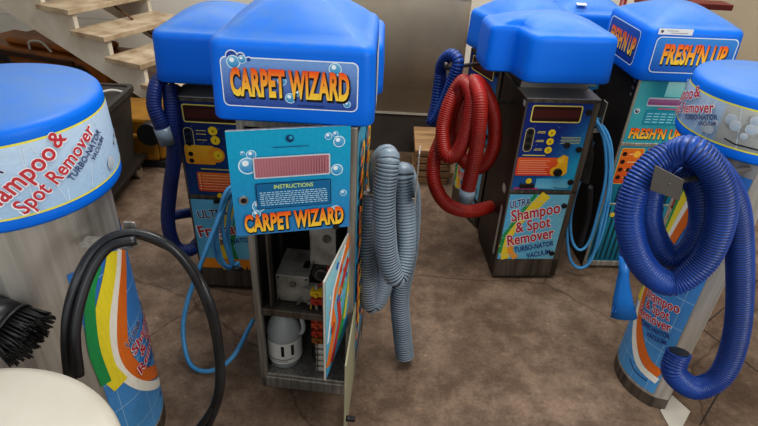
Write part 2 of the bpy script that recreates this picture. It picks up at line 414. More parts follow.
# equipment screwed inside
px = MB().box(-.105, .05, .40, .012, .21, .515).build('power_box', GREYP, cw, .004)
m = MB()
for u, z in ((-.095, .41), (.002, .41), (-.095, .505), (.002, .505)): MB().cyl((u, .05, z), (u, .046, z), .0035).build('screw', BLACKP, px)
MB().box(-.02, .10, .515, 0, .14, .5165).build('slot', BLACKP, px)
MB().cyl((-.045, .051, .48), (-.045, .044, .48), .011).cyl((-.055, .05, .478), (-.035, .045, .484), .004).build('vent_cap', DSTEEL, px)
m = MB().box(.018, .05, .575, .105, .19, .70).box(.018, .05, .70, .105, .2, .83).build('transformer_box', GREYP, cw, .003)
MB().cyl((.075, .05, .685), (.075, .044, .685), .014).build('round_knockout', DSTEEL, m)
MB().cyl((.03, .05, .585), (.03, .046, .585), .004).build('screw', DSTEEL, m)
m = MB().cyl((.058, .05, .535), (.058, .20, .535), .035, n=24).build('vacuum_motor', BLACKP, cw)
MB().cyl((.058, .05, .535), (.058, .044, .535), .024, n=20).build('motor_ring', DSTEEL, m)
MB().cyl((.058, .05, .535), (.058, .042, .535), .019, .017, n=20).build('motor_hub', BLACKP, m)
m = MB().box(-.006, .035, .415, .075, .07, .48).cyl((-.03, .04, .40), (.03, .05, .47), .006).cyl((.01, .03, .42), (.05, .03, .43), .008).build('pump_fitting', GREYP, cw)
vm = MB().box(.032, .04, .075, .072, .075, .36).cyl((.04, .035, .08), (.04, .035, .5), .006).cyl((.066, .04, .08), (.066, .04, .5), .006).build('valve_manifold', GREYP, cw)
for k, (z, c) in enumerate(((.46, 'c9a51e'), (.425, 'a5361f'), (.345, 'a5361f'), (.315, 'b04a2a'), (.275, 'a5361f'), (.24, '8a5a2a'))):
    mm = mat('connector_%s' % c, c, .45)
    MB().box(.022, .018, z, .064, .045, z+.022).cyl((.043, .018, z+.011), (.043, .006, z+.011), .007, n=10).build('wire_connector', mm, vm, .002)
m = MB()
for k in range(5): m.box(.034, .03, .085+k*.03, .07, .04, .105+k*.03)
m.build('terminal_block', mat('terminal_plastic', 'c6c4bc', .5), vm, .002)
for pts, mm in (([(.04, .04, .45), (.02, .05, .41), (.0, .07, .40), (-.02, .06, .43)], BLACKP), ([(.05, .03, .5), (.075, .04, .53), (.08, .06, .6)], mat('red_wire', '9c2a1e', .5)),
                ([(.03, .04, .30), (.01, .06, .26), (.015, .06, .16), (.03, .05, .10)], BLACKP), ([(.05, .03, .37), (.02, .03, .39), (.03, .05, .44)], mat('yellow_wire', 'b8962a', .5))):
    MB().tube(pts, .0035, 8).build('wire', mm, cw)
# hood
hd = hood(cw, rrect(.218, -.060, .36, .035), 1.110, 1.332, 1.42, lean=.03)
hd.rotation_euler.z = math.radians(4.5); hd.location.x = -.004; hd.location.y = .028
def onfront(u, v, h): z = 1.133+v; return (u-.008, -.0385+.0035+ (z-1.088)*.018-h, z)
wizard_decal(lambda u, v, h: (u-.004, -.0605+(1.152+v-1.11)*.0185-h, 1.152+v), .355, .148).build('carpet_wizard_decal', hd)
a = Art(lambda u, v, h: (.2185-(v-1.11)*.017+h, u, v))
a.poly([(.06, 1.12), (.06, 1.275), (.27, 1.285), (.27, 1.20), (.15, 1.11)], 'd6dde2')
for k in range(7): a.grid(.09+k*.024, 1.16, .093+k*.024, 1.26, '6f86a8' if k % 2 else 'c05a6a', 1, 1)
a.build('white_sticker', hd)
MB().cyl((.2, .16, 1.10), (.208, .16, 1.10), .006).build('hood_bolt', STEEL, hd)
# swung-out sign door
ZB, ZT = .785, 1.112; sd = MB(); Lw = .330; ang = math.radians(19); hx, hy = W-.016, -.016
M = frame((hx-Lw*math.cos(ang), hy-Lw*math.sin(ang), 0), (math.cos(ang), math.sin(ang), 0))
sd.box(0, 0, ZB, Lw, .012, ZT, M); sdo = sd.build('sign_door', STEEL, cw, .002)
def dmap(u, v, h): p = M @ Vector((u*1.037+Lw/2, -h, ZB+(v-.772)*1.072)); return tuple(p)
a = Art(dmap, .001)
a.grid(-.159, .772, .159, 1.077, lambda p, q: mixc('3d86c0', '18a3c8', q*1.3), 6, 6)
for u, v, r in ((-.10, 1.012, .013), (-.122, 1.018, .006), (-.112, .982, .024), (-.092, .862, .018), (.10, 1.052, .010), (.118, 1.057, .008), (.128, 1.036, .016), (.122, .956, .017), (.07, .876, .012), (.14, .885, .01), (.118, .83, .018), (-.10, .84, .012)):
    a.bubble(u, v, r)
a.disc(0, 1.052, .010, '163a63'); a.disc(.002, 1.054, .005, '35a8c8'); a.text('J', 0, 1.047, .012, '163a63')
a.grid(-.045, 1.029, .048, 1.031, '23537e', 1, 1)
a.build('sign_graphic', sdo)
a = Art(dmap, .006); a.rr(-.098, .945, .104, 1.006, .005, 'c9ccd2'); a.rr(-.094, .949, .100, 1.002, .003, 'a86a78', 'b4747f')
for k in range(26):
    u = -.09+k*.0072; a.grid(u, .952, u+.0035, .999, 'bb8088', 1, 1)
a.build('display_window', sdo)
a = Art(dmap, .006); a.rr(-.096, .854, .105, .931, .004, '12305c'); a.rr(-.0935, .8565, .1025, .9285, .003, '2a7fae')
a.rr(-.092, .858, .101, .927, .003, '1b6c9c')
a.text('INSTRUCTIONS', .004, .913, .017, 'd8e86a', width=.105, bold=.01)
random.seed(7)
for row in range(7):
    v = .902-row*.0062; u = -.086 if row not in (0, 3) else -.088
    while u < .092:
        w_ = random.uniform(.005, .014); a.grid(u, v, min(u+w_, .095), v+.0026, 'b9d8e6', 1, 1); u += w_+.0028
a.build('instruction_plate', sdo)
a = Art(dmap, .008); a.logo('CARPET WIZARD', .004, .790, .073, .275, rot=1); a.build('lettering', sdo)
M2 = M
lk = MB().cyl(M @ Vector((.030, .0, .905)), M @ Vector((.030, -.006, .905)), .013, n=20).build('cam_lock', STEEL, sdo)
MB().cyl(M @ Vector((.030, -.006, .905)), M @ Vector((.030, -.008, .905)), .008, n=16).build('keyhole', BLACKP, lk)
MB().cyl(M @ Vector((Lw-.04, -.0, .79)), M @ Vector((Lw-.04, -.006, .79)), .009, n=16).build('cam_lock', BLACKP, sdo)
# lower doors standing open towards the camera
def door(name, p_hinge, p_free, z0, z1, th, m, art):
    a0 = math.radians(4.5); ca, sa = math.cos(a0), math.sin(a0)
    def loc(p): x, y = p[0]+.2425, p[1]-1.4045; return Vector((x*ca-y*sa, x*sa+y*ca, 0))
    f, hg = loc(p_free), loc(p_hinge); Mx = frame(f, hg-f); L = (hg-f).length
    d = MB().box(0, 0, z0, L, th, z1, Mx).build(name, m, cw, .0015)
    if art:
        A = Art(lambda u, v, h: tuple(Mx @ Vector((u, -h, v))), .001); art(A, L); A.build('door_graphic', d)
    return d, Mx, L
def blobs(A, L):
    A.grid(.004, .365, L-.004, .745, lambda p, q: mixc('3f9fcb', '9fd4df', q), 4, 8)
    random.seed(12)
    for pts, w_, c in (([(.02, .40), (.09, .50), (.06, .60), (.16, .70), (.28, .73)], .05, 'e8812c'), ([(.06, .38), (.15, .48), (.13, .58), (.24, .66)], .04, 'c9382c'),
                       ([(.14, .40), (.22, .50), (.27, .60)], .045, '3aa35c'), ([(.20, .44), (.25, .56), (.28, .69)], .03, 'e6d64a'), ([(.02, .50), (.08, .66), (.2, .74)], .02, 'e9eef0')):
        A.band(pts, w_, c)
    for k in range(16): A.disc(random.uniform(.03, L-.03), random.uniform(.39, .72), random.uniform(.006, .02), random.choice(['d8452f', 'f0a030', 'f2ead0', '3c6fc0', '5cc07c']))
door('lower_door', (-.080, 1.435), (-.137, 1.150), .36, .75, .006, mat('door_white_edge', 'b9b7ae', .5), blobs)
dd, Mx, L2 = door('outer_door', (-.062, 1.44), (-.0735, 1.150), .07, .43, .006, mat('door_tan_edge', '9c9a80', .6), None)
MB().cyl(Mx @ Vector((.02, .0, .16)), Mx @ Vector((.02, -.014, .16)), .010, n=14).box(.012, -.03, .155, .028, -.012, .165, Mx).build('cam_lock', BLACKP, dd)
# hose hook on the right side
MB().box(W, .15, .80, W+.175, .17, .806).box(W+.172, .115, .80, W+.177, .17, .985).box(W, .14, .76, W+.003, .18, .88).build('hose_hook', STEEL, cw, .002)

# jug of cleaner standing inside
jug = thing('plastic_jug', 'clear plastic gallon jug with white label inside the open cabinet', 'jug', (-.335, 1.505, .0705), 20)
jug.scale = (1.08, 1.08, 1.08)
PLJ = mat('translucent_jug_plastic', 'e0e6e6', .12, 0, 'd2dada', 6, trans=.5)
prof = [(.0005, 0), (.050, 0), (.058, .006), (.060, .03), (.060, .125), (.057, .15), (.049, .178), (.037, .205), (.024, .235), (.019, .255)]
MB().lathe(prof, n=28).build('body', PLJ, jug)
MB().cyl((0, 0, .252), (0, 0, .273), .0205, n=20).build('cap', mat('jug_cap', 'aab4ba', .4), jug)
MB().tube([(.018, -.018, .235), (.05, -.035, .225), (.062, -.042, .17), (.052, -.034, .135)], .0085, 10).build('handle', PLJ, jug)
a = Art(lambda u, v, h: ((.0608+h)*math.sin(u/.06), -(.0608+h)*math.cos(u/.06), v)); a.grid(-.085, .03, .085, .125, 'e2e2dc', 16, 2)
a.text('11', .0, .068, .065, '1b1c20', bold=.03); a.grid(-.075, .048, .02, .052, '55585c', 8, 1); a.grid(-.075, .04, .0, .043, '55585c', 8, 1)
a.build('label_sleeve', jug)

# ------------------------------------------------------------------ machines with a coin box and a bay-fronted hood
def control_art(a, v=0):
    a.grid(-.150, .512, .128, .922, lambda p, q: mixc('16307c' if v == 0 else '152e66', '2ba6cf' if v == 0 else '1d5f95', max(0, (p-.45)*1.7)*(1.1-q*.5)+(.55-q)*.9), 10, 10)
    random.seed(3)
    for k in range(60): a.disc(random.uniform(-.14, .12), random.uniform(.66, .91), random.uniform(.0006, .0016), 'a9c6ea', n=6)
    a.rr(-.128, .836, .088, .912, .010, 'e6d36a'); a.rr(-.1225, .8415, .0825, .9065, .007, '2a120f', '3a1a14')
    a.rr(-.118, .856, .078, .893, .003, '50201c')
    if v == 0:
        a.rr(-.136, .700, -.096, .812, .019, 'cfc48a'); a.rr(-.133, .703, -.099, .809, .016, '3d3a34')
        for z in (.79, .757, .724): a.disc(-.116, z, .011, '141417')
        for z in (.79, .750, .710):
            a.disc(-.022, z, .0165, 'f0cf28'); a.text('$', -.022, z-.005, .014, '4a3a10'); a.grid(-.086, z-.002, -.05, z+.001, 'e6cf6a', 1, 1); a.grid(-.082, z+.004, -.05, z+.007, 'e6cf6a', 1, 1)
        for k in range(5): a.grid(.022+.004*(k % 2), .742+k*.007, .110, .7445+k*.007, 'c8cf8e', 1, 1)
        a.grid(-.13, .682, -.03, .687, 'e4cf5a', 1, 1)
        a.rr(-.148, .585, .055, .674, .006, 'd8442a', 'e8692f')
        for k in range(7): a.grid(-.138, .594+k*.0105, .0 - .01*(k % 3), .5975+k*.0105, 'f0a98a', 1, 1)
        a.rr(.008, .585, .082, .630, .02, 'f0b62c'); a.poly([(.018, .60), (.05, .69), (.075, .68), (.085, .60)], 'f0b62c'); a.disc(.045, .665, .016, 'f4cf48', 'f0b62c')
        a.disc(-.078, .558, .014, 'f0cf28')
        a.rr(-.045, .520, .11, .572, .004, '7cc4dc', '58aed2'); a.grid(-.14, .516, -.03, .524, 'd0436a', 1, 1)
        a.band([(.04, .528), (.06, .524), (.12, .523)], .003, '1b2c6c')
    else:
        a.rr(-.136, .72, -.096, .815, .018, 'cfc48a'); a.rr(-.133, .723, -.099, .812, .015, '24304a')
        a.rr(-.142, .655, -.02, .74, .012, 'e59a24', 'e8b430'); a.disc(-.015, .70, .034, 'e59a24')
        for z in (.80, .772, .745, .70, .67): a.disc(-.118, z, .010, '10131c')
        for z, u in ((.805, -.018), (.765, -.012), (.70, -.008)): a.disc(u, z, .019, 'f0cf28'); a.text('$', u, z-.005, .014, '4a3a10')
        for z in (.805, .765, .79): a.grid(-.085, z-.002, -.045, z+.001, 'e6cf6a', 1, 1)
        a.grid(-.085, .633, .03, .638, 'd8c054', 1, 1)
        a.rr(-.105, .53, .13, .62, .008, 'd8502a', 'e07a2c'); a.rr(.07, .53, .13, .62, .008, 'e0b53a')
        for k in range(6): a.disc(-.095, .542+k*.013, .003, 'f6e9d8'); a.grid(-.085, .540+k*.013, .05-.012*(k % 3), .543+k*.013, 'f2bd98', 1, 1)
        a.disc(-.02, .512, .013, 'f0cf28')
def lower_art(a, v=0):
    a.grid(-.150, .125, .128, .488, lambda p, q: mixc('4fa9d6', '8fd0e4', .3+.5*p), 6, 6)
    if v == 0:
        a.band([(-.11, .125), (-.135, .20), (-.10, .32), (-.02, .43), (.02, .488)], [.04, .04, .045, .05, .05], 'f0d23c')
        a.band([(-.145, .16), (-.14, .26), (-.08, .39), (-.03, .488)], .018, '2f9a58')
        a.band([(-.06, .13), (-.095, .17), (-.10, .24)], .03, 'f2a63a')
        for k in range(7): a.grid(-.15, .15+k*.05, .128, .1515+k*.05, 'a8d8ea', 6, 1)
        shampoo_text(a, -.012, .318, .265, .35)
    else:
        a.band([(-.02, .125), (-.05, .2), (-.04, .34), (.02, .488)], .06, 'f0d23c'); a.band([(.03, .125), (.0, .25), (.06, .488)], .02, '2f9a58')
        a.grid(-.15, .125, .128, .18, 'e8952c', 3, 1)
        a.text('ULTRA', -.06, .40, .055, 'f2f2f2', width=.14, rot=8, bold=.06); a.text('ULTRA', -.06, .40, .055, '1c2a5a', width=.135, rot=8)
        a.text('Fragrance', -.01, .315, .08, 'f4f4f6', width=.26, rot=10, bold=.06); a.text('Fragrance', -.01, .315, .08, 'b32833', width=.25, rot=10)
        a.text('TURBO-NATOR', .0, .265, .035, '2b3a80', width=.2, rot=10)
def coin_machine(label, loc, rz, v=0, group=None, hp=rrect(.205, -.035, .40, .05), hoodz=(1.0, 1.19, 1.25)):
    t = thing('carpet_shampoo_machine', label, 'vending machine', loc, rz, group)
    w = .157
    MB().box(-w, .0, .03, w, .36, .935).box(-w+.01, .13, .935, w-.01, .36, 1.03).box(-w+.006, .012, 0, w-.006, .35, .03).build('cabinet', BRSTEEL, t, .004)
    MB().box(-w+.008, .126, .941, w-.008, .13, 1.01).build('back_plate', mat('pale_steel_lid', '9a968e', .45, .3), t)
    MB().box(-w, -.004, .935, w, .13, .941).build('box_lid', mat('pale_steel_lid', '9a968e', .45, .3), t, .002)
    MB().box(-w, -.006, .02, -w+.008, 0, .935).box(w-.030, -.006, .02, w, 0, .935).box(-w, -.006, .923, w, 0, .935).box(-w, -.006, .492, w, 0, .508).box(-w, -.006, .02, w, 0, .122).build('front_frame', DSTEEL, t, .0015)
    cp = MB().box(-.15, -.005, .51, .128, 0, .923).build('control_panel', DSTEEL, t)
    f = lambda u, vv, h: (u, -.005-h, vv)
    a = Art(f); control_art(a, v); a.build('control_graphic', cp)
    if v == 0:
        MB().cyl((.055, -.005, .735), (.055, -.012, .735), .014).build('lock', BLACKP, cp)
        MB().cyl((.042, -.008, .605), (.042, -.02, .605), .019).box(.035, -.03, .60, .05, -.02, .61).build('coin_slot', BLACKP, cp, .002)
        MB().box(-.115, -.014, .522, -.05, -.005, .545).build('coin_return', BLACKP, cp, .002)
    else:
        MB().box(-.05, -.016, .475, .0, -.005, .498).build('coin_return', BLACKP, cp, .002)
    lp = MB().box(-.15, -.005, .123, .128, 0, .49).build('service_door', DSTEEL, t)
    a = Art(f); lower_art(a, v); a.build('door_graphic', lp)
    for z in (.885, .715, .555): MB().cyl((.113, -.005, z), (.113, -.013, z), .0135).cyl((.113, -.013, z), (.113, -.015, z), .006).build('lock', BLACKP, cp)
    for z in (.43, .16): MB().cyl((.113, -.005, z), (.113, -.013, z), .0125).cyl((.113, -.013, z), (.113, -.015, z), .006).build('lock', BLACKP, lp)
    hood(t, hp, *hoodz, lean=.04)
    return t
E_ = coin_machine('coin box machine with red hose beside it and Ultra Shampoo & Spot Remover door', (.735, 2.172, 0), 5, 0, hp=bay_outline(-.325, .165, -.195, -.04, .10, .30), hoodz=(1.015, 1.205, 1.255))
a = Art(lambda u, v, h: (-.157-h, u, v)); sf = a.fn
for q in ((.03, .12, .060, .40, .012, 'aeaaa0'), (.04, .46, .09, .50, .015, 'c4c2ba'), (.0, .90, .03, .925, .003, 'c8c8c4')): a = Art(sf); a.rr(*q); a.build('worn_sticker', E_)
B_ = coin_machine('coin box machine with navy hoses behind the open machine, standing by the stairs', (-.650, 1.976, 0), 0, 1)
D_ = coin_machine('dark coin box machine behind the red hose, its front turned away left', (.50, 2.74, 0), -68, 0, hoodz=(.955, 1.14, 1.23))
G_ = coin_machine('rear machine showing only its blue hood top with a white tag', (1.05, 2.97, 0), 0, 0, hoodz=(.94, 1.13, 1.21))
a = Art(lambda u, v, h: (u-.06, .00+v, 1.158+h+v*.2)); a.rr(-.03, 0, .02, .03, .004, 'd8dde0'); a.build('white_tag', G_)
I_ = coin_machine('machine hidden behind the open middle machine, a sliver of blue hood showing', (-.215, 1.95, 0), 0, 0)
for t, x in ((E_, .157), (B_, .157)):
    MB().box(x, .07, .76, x+.07, .11, .766).box(x+.065, .07, .76, x+.071, .11, .90).box(x, .07, .72, x+.003, .11, .90).build('hose_hook', STEEL, t, .003)
def add_hook(t, p0, p1):
    Mi = (Matrix.Translation(t.location) @ Matrix.Rotation(t.rotation_euler.z, 4, 'Z')).inverted()
    a, b = Mi @ Vector(p0), Mi @ Vector(p1)
    MB().tube([a, a+(b-a)*.5, b, b+(b-a).normalized()*.012+Vector((0, 0, .03))], .009, 10).build('hose_hook', DSTEEL, t)
add_hook(E_, (.60, 2.36, .84), (0.346, 2.260, 0.893))
add_hook(D_, (.46, 2.74, .90), (0.276, 2.480, 0.947))
add_hook(B_, (-.80, 2.12, .90), (-0.824, 2.030, 0.965))

# ------------------------------------------------------------------ tall fragrance machine on the right
F_ = thing('fragrance_machine', "tall black-sided machine with teal panel and FRESH'N UP hood", 'vending machine', (1.236, 2.295, 0), 3)
w = .172
MB().box(-w, .0, .03, w, .36, 1.02).box(-w+.005, .01, 0, w-.005, .35, .03).build('cabinet', BLACKS, F_, .004)
MB().box(-w, -.006, .02, -w+.012, 0, 1.01).box(w-.012, -.006, .02, w, 0, 1.01).box(-w, -.006, .695, w, 0, .712).box(-w, -.006, .02, w, 0, .05).box(-w, -.006, .385, w, 0, .395).build('front_frame', STEEL, F_, .002)
f = lambda u, v, h: (u, -.002-h, v)
sg = MB().box(-.16, -.003, .712, .16, 0, 1.005).build('sign_panel', DSTEEL, F_)
a = Art(f); a.grid(-.160, .712, .160, 1.005, lambda p, q: mixc('0f7f94', '5fc4c8', .5+.5*math.sin(p*9+q*2)*(q)), 14, 8)
a.rr(-.04, .93, .05, 1.0, .004, '7fd0d2', 'a5dcdc'); a.rr(-.105, .885, .12, .925, .008, 'b6c2cc'); a.rr(-.102, .892, .117, .918, .006, '8a4a7c', 'a06a98')
a.rr(-.10, .80, .14, .868, .004, '0d6f88'); a.rr(-.098, .802, .138, .866, .004, '1d93ad'); a.grid(-.05, .872, .07, .878, 'c8607c', 1, 1)
for k in range(4):
    for j in range(7): a.grid(-.09+j*.032, .811+k*.013, -.066+j*.032, .815+k*.013, 'a9dde2', 1, 1)
a.disc(-.138, .862, .013, 'd8e6ea'); a.disc(-.138, .862, .009, '2b3a60'); a.disc(-.136, .865, .004, 'e6eef0')
a.logo("FRESH'N UP", -.025, .735, .066, .235); a.build('sign_graphic', sg)
vp = MB().box(-.16, -.003, .395, .16, 0, .695).build('vending_panel', DSTEEL, F_)
a = Art(f); a.grid(-.16, .395, .16, .695, lambda p, q: mixc('0f6f88', '2a96b0', q), 3, 3)
a.rr(-.152, .50, -.045, .685, .008, 'e9c04a'); a.rr(-.149, .503, -.048, .682, .007, 'c8501e', 'e07a28')
for z in (.655, .615, .575, .535): a.disc(-.132, z, .011, '2a1a16'); a.grid(-.112, z-.002, -.07, z+.002, 'f0d9a0', 1, 1)
a.disc(-.075, .655, .017, 'f0b648'); a.disc(-.095, .575, .010, '2a1a16'); a.disc(-.095, .535, .010, '2a1a16')
a.rr(-.03, .56, .15, .69, .008, 'b3261e', 'd2472a'); a.text("FRESH'N UP", .06, .64, .035, 'f4dca0', width=.15); a.disc(0, .60, .012, '2a1a16'); a.disc(.05, .60, .012, '2a1a16')
for k in range(8): a.grid(-.152+k*.04, .40, -.14+k*.04, .49, '0a3a48', 1, 1)
a.build('vending_graphic', vp)
lp = MB().box(-.16, -.003, .05, .16, 0, .385).build('service_door', DSTEEL, F_)
a = Art(f); a.grid(-.16, .05, .16, .385, lambda p, q: mixc('0f6076', '2a8ca6', q), 3, 3)
for k in range(12): a.grid(-.152+k*.026, .06, -.142+k*.026, .375, '0a3340', 1, 1)
a.disc(-.10, .33, .014, 'd8c04a'); a.build('door_graphic', lp)
m = MB()
for z in (.98, .95, .92): m.box(-w-.001, .02, z, -w, .035, z+.012)
m.build('vent_slot', mat('slot_edge', '8c8c8c', .5, .3), F_)
hf = hood(F_, rrect(.205, -.042, .40, .04), 1.008, 1.228, 1.29, lean=.05)
fm = lambda u, v, h: (u, -.0425+(v-1.008)*.026-h, v)
a = Art(fm); a.rr(-.168, 1.045, .172, 1.190, .022, 'd8e2ea'); a.rr(-.164, 1.049, .168, 1.186, .019, '1c62c0', '3c8cd8')
a.logo("FRESH'N UP", .004, 1.085, .105, .265); a.build('fresh_n_up_decal', hf)
a = Art(lambda u, v, h: (-.2045+(v-1.008)*.025-h, .18-u, v)); a.rr(-.16, 1.045, .15, 1.190, .022, 'd8e2ea'); a.rr(-.156, 1.049, .146, 1.186, .019, '1c3f92', '2c56a6')
a.logo("FRESH'N UP", .0, 1.083, .098, .26); a.build('side_decal', hf)
a = Art(fm); a.rr(-.17, 1.197, -.03, 1.221, .003, 'dfe3e4'); a.disc(-.155, 1.209, .006, '555a60'); a.grid(-.135, 1.211, -.09, 1.213, '70757a', 1, 1); a.grid(-.12, 1.203, -.05, 1.205, '70757a', 1, 1)
a.build('white_sticker', hf)

# ------------------------------------------------------------------ round machines at the two edges
STEEL2 = mat('pale_brushed_steel', 'cbc9c4', .3, .6, 'a8a59d', 4, r2=.5, stretch=(12, 12, .6))
def round_machine(label, loc, rz, r_hood, r_body, z0, body, az, extra, strip=False, band_off=0, ts=1, bh=.172, trot=9, vc=.105, lt=.05):
    t = thing('carpet_shampoo_machine', label, 'vending machine', loc, rz)
    # body: round front carrying the label, flat steel sides and back
    r0 = math.radians(rz); bx, by = body; m0 = math.radians((az[0]+az[1])/2)
    def loc2(x, y): x -= loc[0]; y -= loc[1]; return (x*math.cos(r0)+y*math.sin(r0), -x*math.sin(r0)+y*math.cos(r0))
    n = 24; W_ = [(bx+r_body*math.cos(a), by+r_body*math.sin(a)) for a in [math.radians(az[0]+(az[1]-az[0])*k/n) for k in range(n+1)]]+extra
    b = MB().prism([loc2(*p) for p in W_], 0, z0+.05).build('cabinet', STEEL2, t, .002)
    cxx = sum(p[0] for p in W_)/len(W_); cyy = sum(p[1] for p in W_)/len(W_)
    MB().prism([loc2(cxx+(p[0]-cxx)*1.012, cyy+(p[1]-cyy)*1.012) for p in W_], 0, .055).build('base', DSTEEL, t, .002)
    def cm(u, v, h):
        a = u/r_body+m0; return loc2(bx+(r_body+h)*math.cos(a), by+(r_body+h)*math.sin(a)) + (v,)
    # label wrapped round the front
    U = r_body*math.radians((az[1]-az[0])/2)*.97; a = Art(cm, .002, .0003)
    a.grid(-U, .07, U, z0-lt, lambda p, q: mixc('5aa0d8', '3f7cc4', q), 40, 10)
    for k in range(6): a.grid(-U, .15+k*.12, U, .153+k*.12, '9cc6e6', 24, 1)
    for k in range(4): a.grid(-U+k*U/2+.03, .07, -U+k*U/2+.032, z0-lt, '9cc6e6', 1, 1)
    R = lambda p: [(x*U/.2, z) for x, z in p]
    def curve(p, n=14):
        o, _ = resample([(x, y, 0) for x, y in R(p)], .02); return [(q.x, q.y) for q in o]
    a.band(curve([(.19, .17), (.08, .20), (-.06, .32), (-.11, .46), (-.06, .64), (.04, z0-lt-.01)]), .045, 'e07830')
    a.band(curve([(.19, .135), (.05, .165), (-.09, .30), (-.145, .46), (-.10, .64), (0, z0-lt-.01)]), .03, 'f2efe4')
    a.band(curve([(-.15, .36), (-.175, .46), (-.15, .62), (-.05, z0-lt-.01)]), .05, 'f0de3c')
    a.band(curve([(-.19, .40), (-.192, .55), (-.16, .72), (-.11, z0-lt-.01)]), .03, '2f9a5a')
    a.band(curve([(.0, .14), (.06, .115), (.17, .11)]), .004, '1b2c6c')
    shampoo_text(a, .025, .41, U*1.3, .22)
    a.build('body_graphic', b)
    # round hood
    r = r_hood; H1 = .030; H2 = bh; H3 = bh+.016
    prof = [(r*.93, .004), (r*.99, 0), (r, .006), (r, H1), (r*.995, H1+.002), (r*.985, H2), (r*.985, H3), (r*.972, H3+.012), (r*.94, H3+.020)]
    for k in range(1, 12): s = 1-k/11; prof.append((max(r*.94*s, .0005), H3+.020+.028*(1-s**1.8)))
    hd = MB().lathe([(0.0005, .004)]+prof, (0, 0, z0), 64).build('hood', HOOD, t)
    hm = lambda u, v, h: ((r*(1.0-.012*max(0, v)/.15)+h)*math.sin(u/r), -(r*(1.0-.012*max(0, v)/.15)+h)*math.cos(u/r), z0+v)
    a = Art(hm, .0015, .00008); U = r*1.9
    a.grid(-U, .030, U, bh+.002, 'e8e060', 60, 1)
    a.grid(-U, .035, U, bh-.003, lambda p, q: mixc('a9c8e6', 'c3d9ee', q) if not strip else mixc('8fb0d4' if p < .40 else '9a9c98', 'b8cce0' if p < .40 else 'c4c4bc', q), 60, 4)
    random.seed(5)
    for k in range(26): u = random.uniform(-U*.95, U*.95); a.band([(u, .035), (u+random.uniform(-.05, .05), bh-.003)], .0016, 'd9e8f4')
    for k in range(26 if strip else 6):
        u = random.uniform(-.14, .25) if strip else random.uniform(.25, U*.9); v = random.uniform(.05, .13); q = random.uniform(.008, .017); a.disc(u, v, q, 'b4bcc2', 'd4d6d2'); a.disc(u, v, q*.85, 'a3b4c2', 'c6cfd4')
    c0 = band_off
    cr, sr = math.cos(math.radians(trot)), math.sin(math.radians(trot))
    def T(s, u, v, sz, wd, col, out=True):
        u, v, sz, wd = u*ts, v*ts, sz*ts, wd*ts; U_ = c0+u*cr-v*sr; V_ = vc+u*sr+v*cr
        if out: a.text(s, U_, V_, sz, 'f0f2f6', width=wd*1.03, rot=trot, bold=.06)
        a.text(s, U_, V_, sz, col, width=wd, rot=trot, bold=.02)
    T('ULTRA', -.075, .050, .042, .105, '33406f'); T('Shampoo', -.025, .004, .056, .185, 'c4404a'); T('&', .088, .010, .050, .030, 'c4404a')
    T('Spot Remover', .045, -.040, .048, .225, 'c4404a'); T('TURBO-NATOR', .105, -.062, .022, .13, '4a557c', False); T('VACUUM', .135, -.080, .018, .06, '4a557c', False)
    if strip: a.band([(-.06, .055), (-.03, .048), (.06, .046)], .004, '20242c')
    a.build('hood_graphic', hd)
    return t
A_ = round_machine('round-fronted stainless machine at the left edge with black hose and Ultra label', (-.93, 1.20, 0), 33, .25, .21, .985, (-.93, 1.20), (-44, 62), [(-1.05, 1.42), (-1.15, 1.15), (-1.04, .98), (-.86, .965)], False, .055, 1.08, .198, 32, .112, .18)
H_ = round_machine('round-hooded machine at the right edge with thick ribbed blue hose hung on it', (1.150, 1.61, 0), -35, .220, .179, 1.040, (1.18, 1.565), (150, 235), [(1.128, 1.405), (1.27, 1.58), (1.18, 1.74)], True, -.262, .92, .150, 22, .092)

# steel hook plate on the right-edge machine
p = [Vector(q) for q in ((0.668, 1.215, 1.119), (0.742, 1.200, 1.090), (0.752, 1.200, 1.031), (0.677, 1.215, 1.049))]
nn = (p[1]-p[0]).cross(p[3]-p[0]).normalized()
if nn.y > 0: nn = -nn
m = MB(); vs = [q+nn*d for d in (0, -.004) for q in p]
m.add(vs, [(0, 1, 2, 3), (7, 6, 5, 4)]+[(i, 4+i, 4+(i+1) % 4, (i+1) % 4) for i in range(4)])
e = (p[0]+p[1])/2; f_ = Vector((1.12, 1.42, e.z+.02)); d = (f_-e); Mx = frame(e, Vector((d.x, d.y, 0)))
Mi2 = (p[0]+p[1]+p[2]+p[3])/4; m.cyl(Mi2+Vector((0, .003, 0)), (1.10, 1.46, Mi2.z-.06), .007)
o = m.build('hose_hook', mat('grey_hook_plate', '6d6a66', .4, .5), None, .001); o.parent = H_
o.matrix_parent_inverse = (Matrix.Translation(H_.location) @ Matrix.Rotation(H_.rotation_euler.z, 4, 'Z')).inverted()

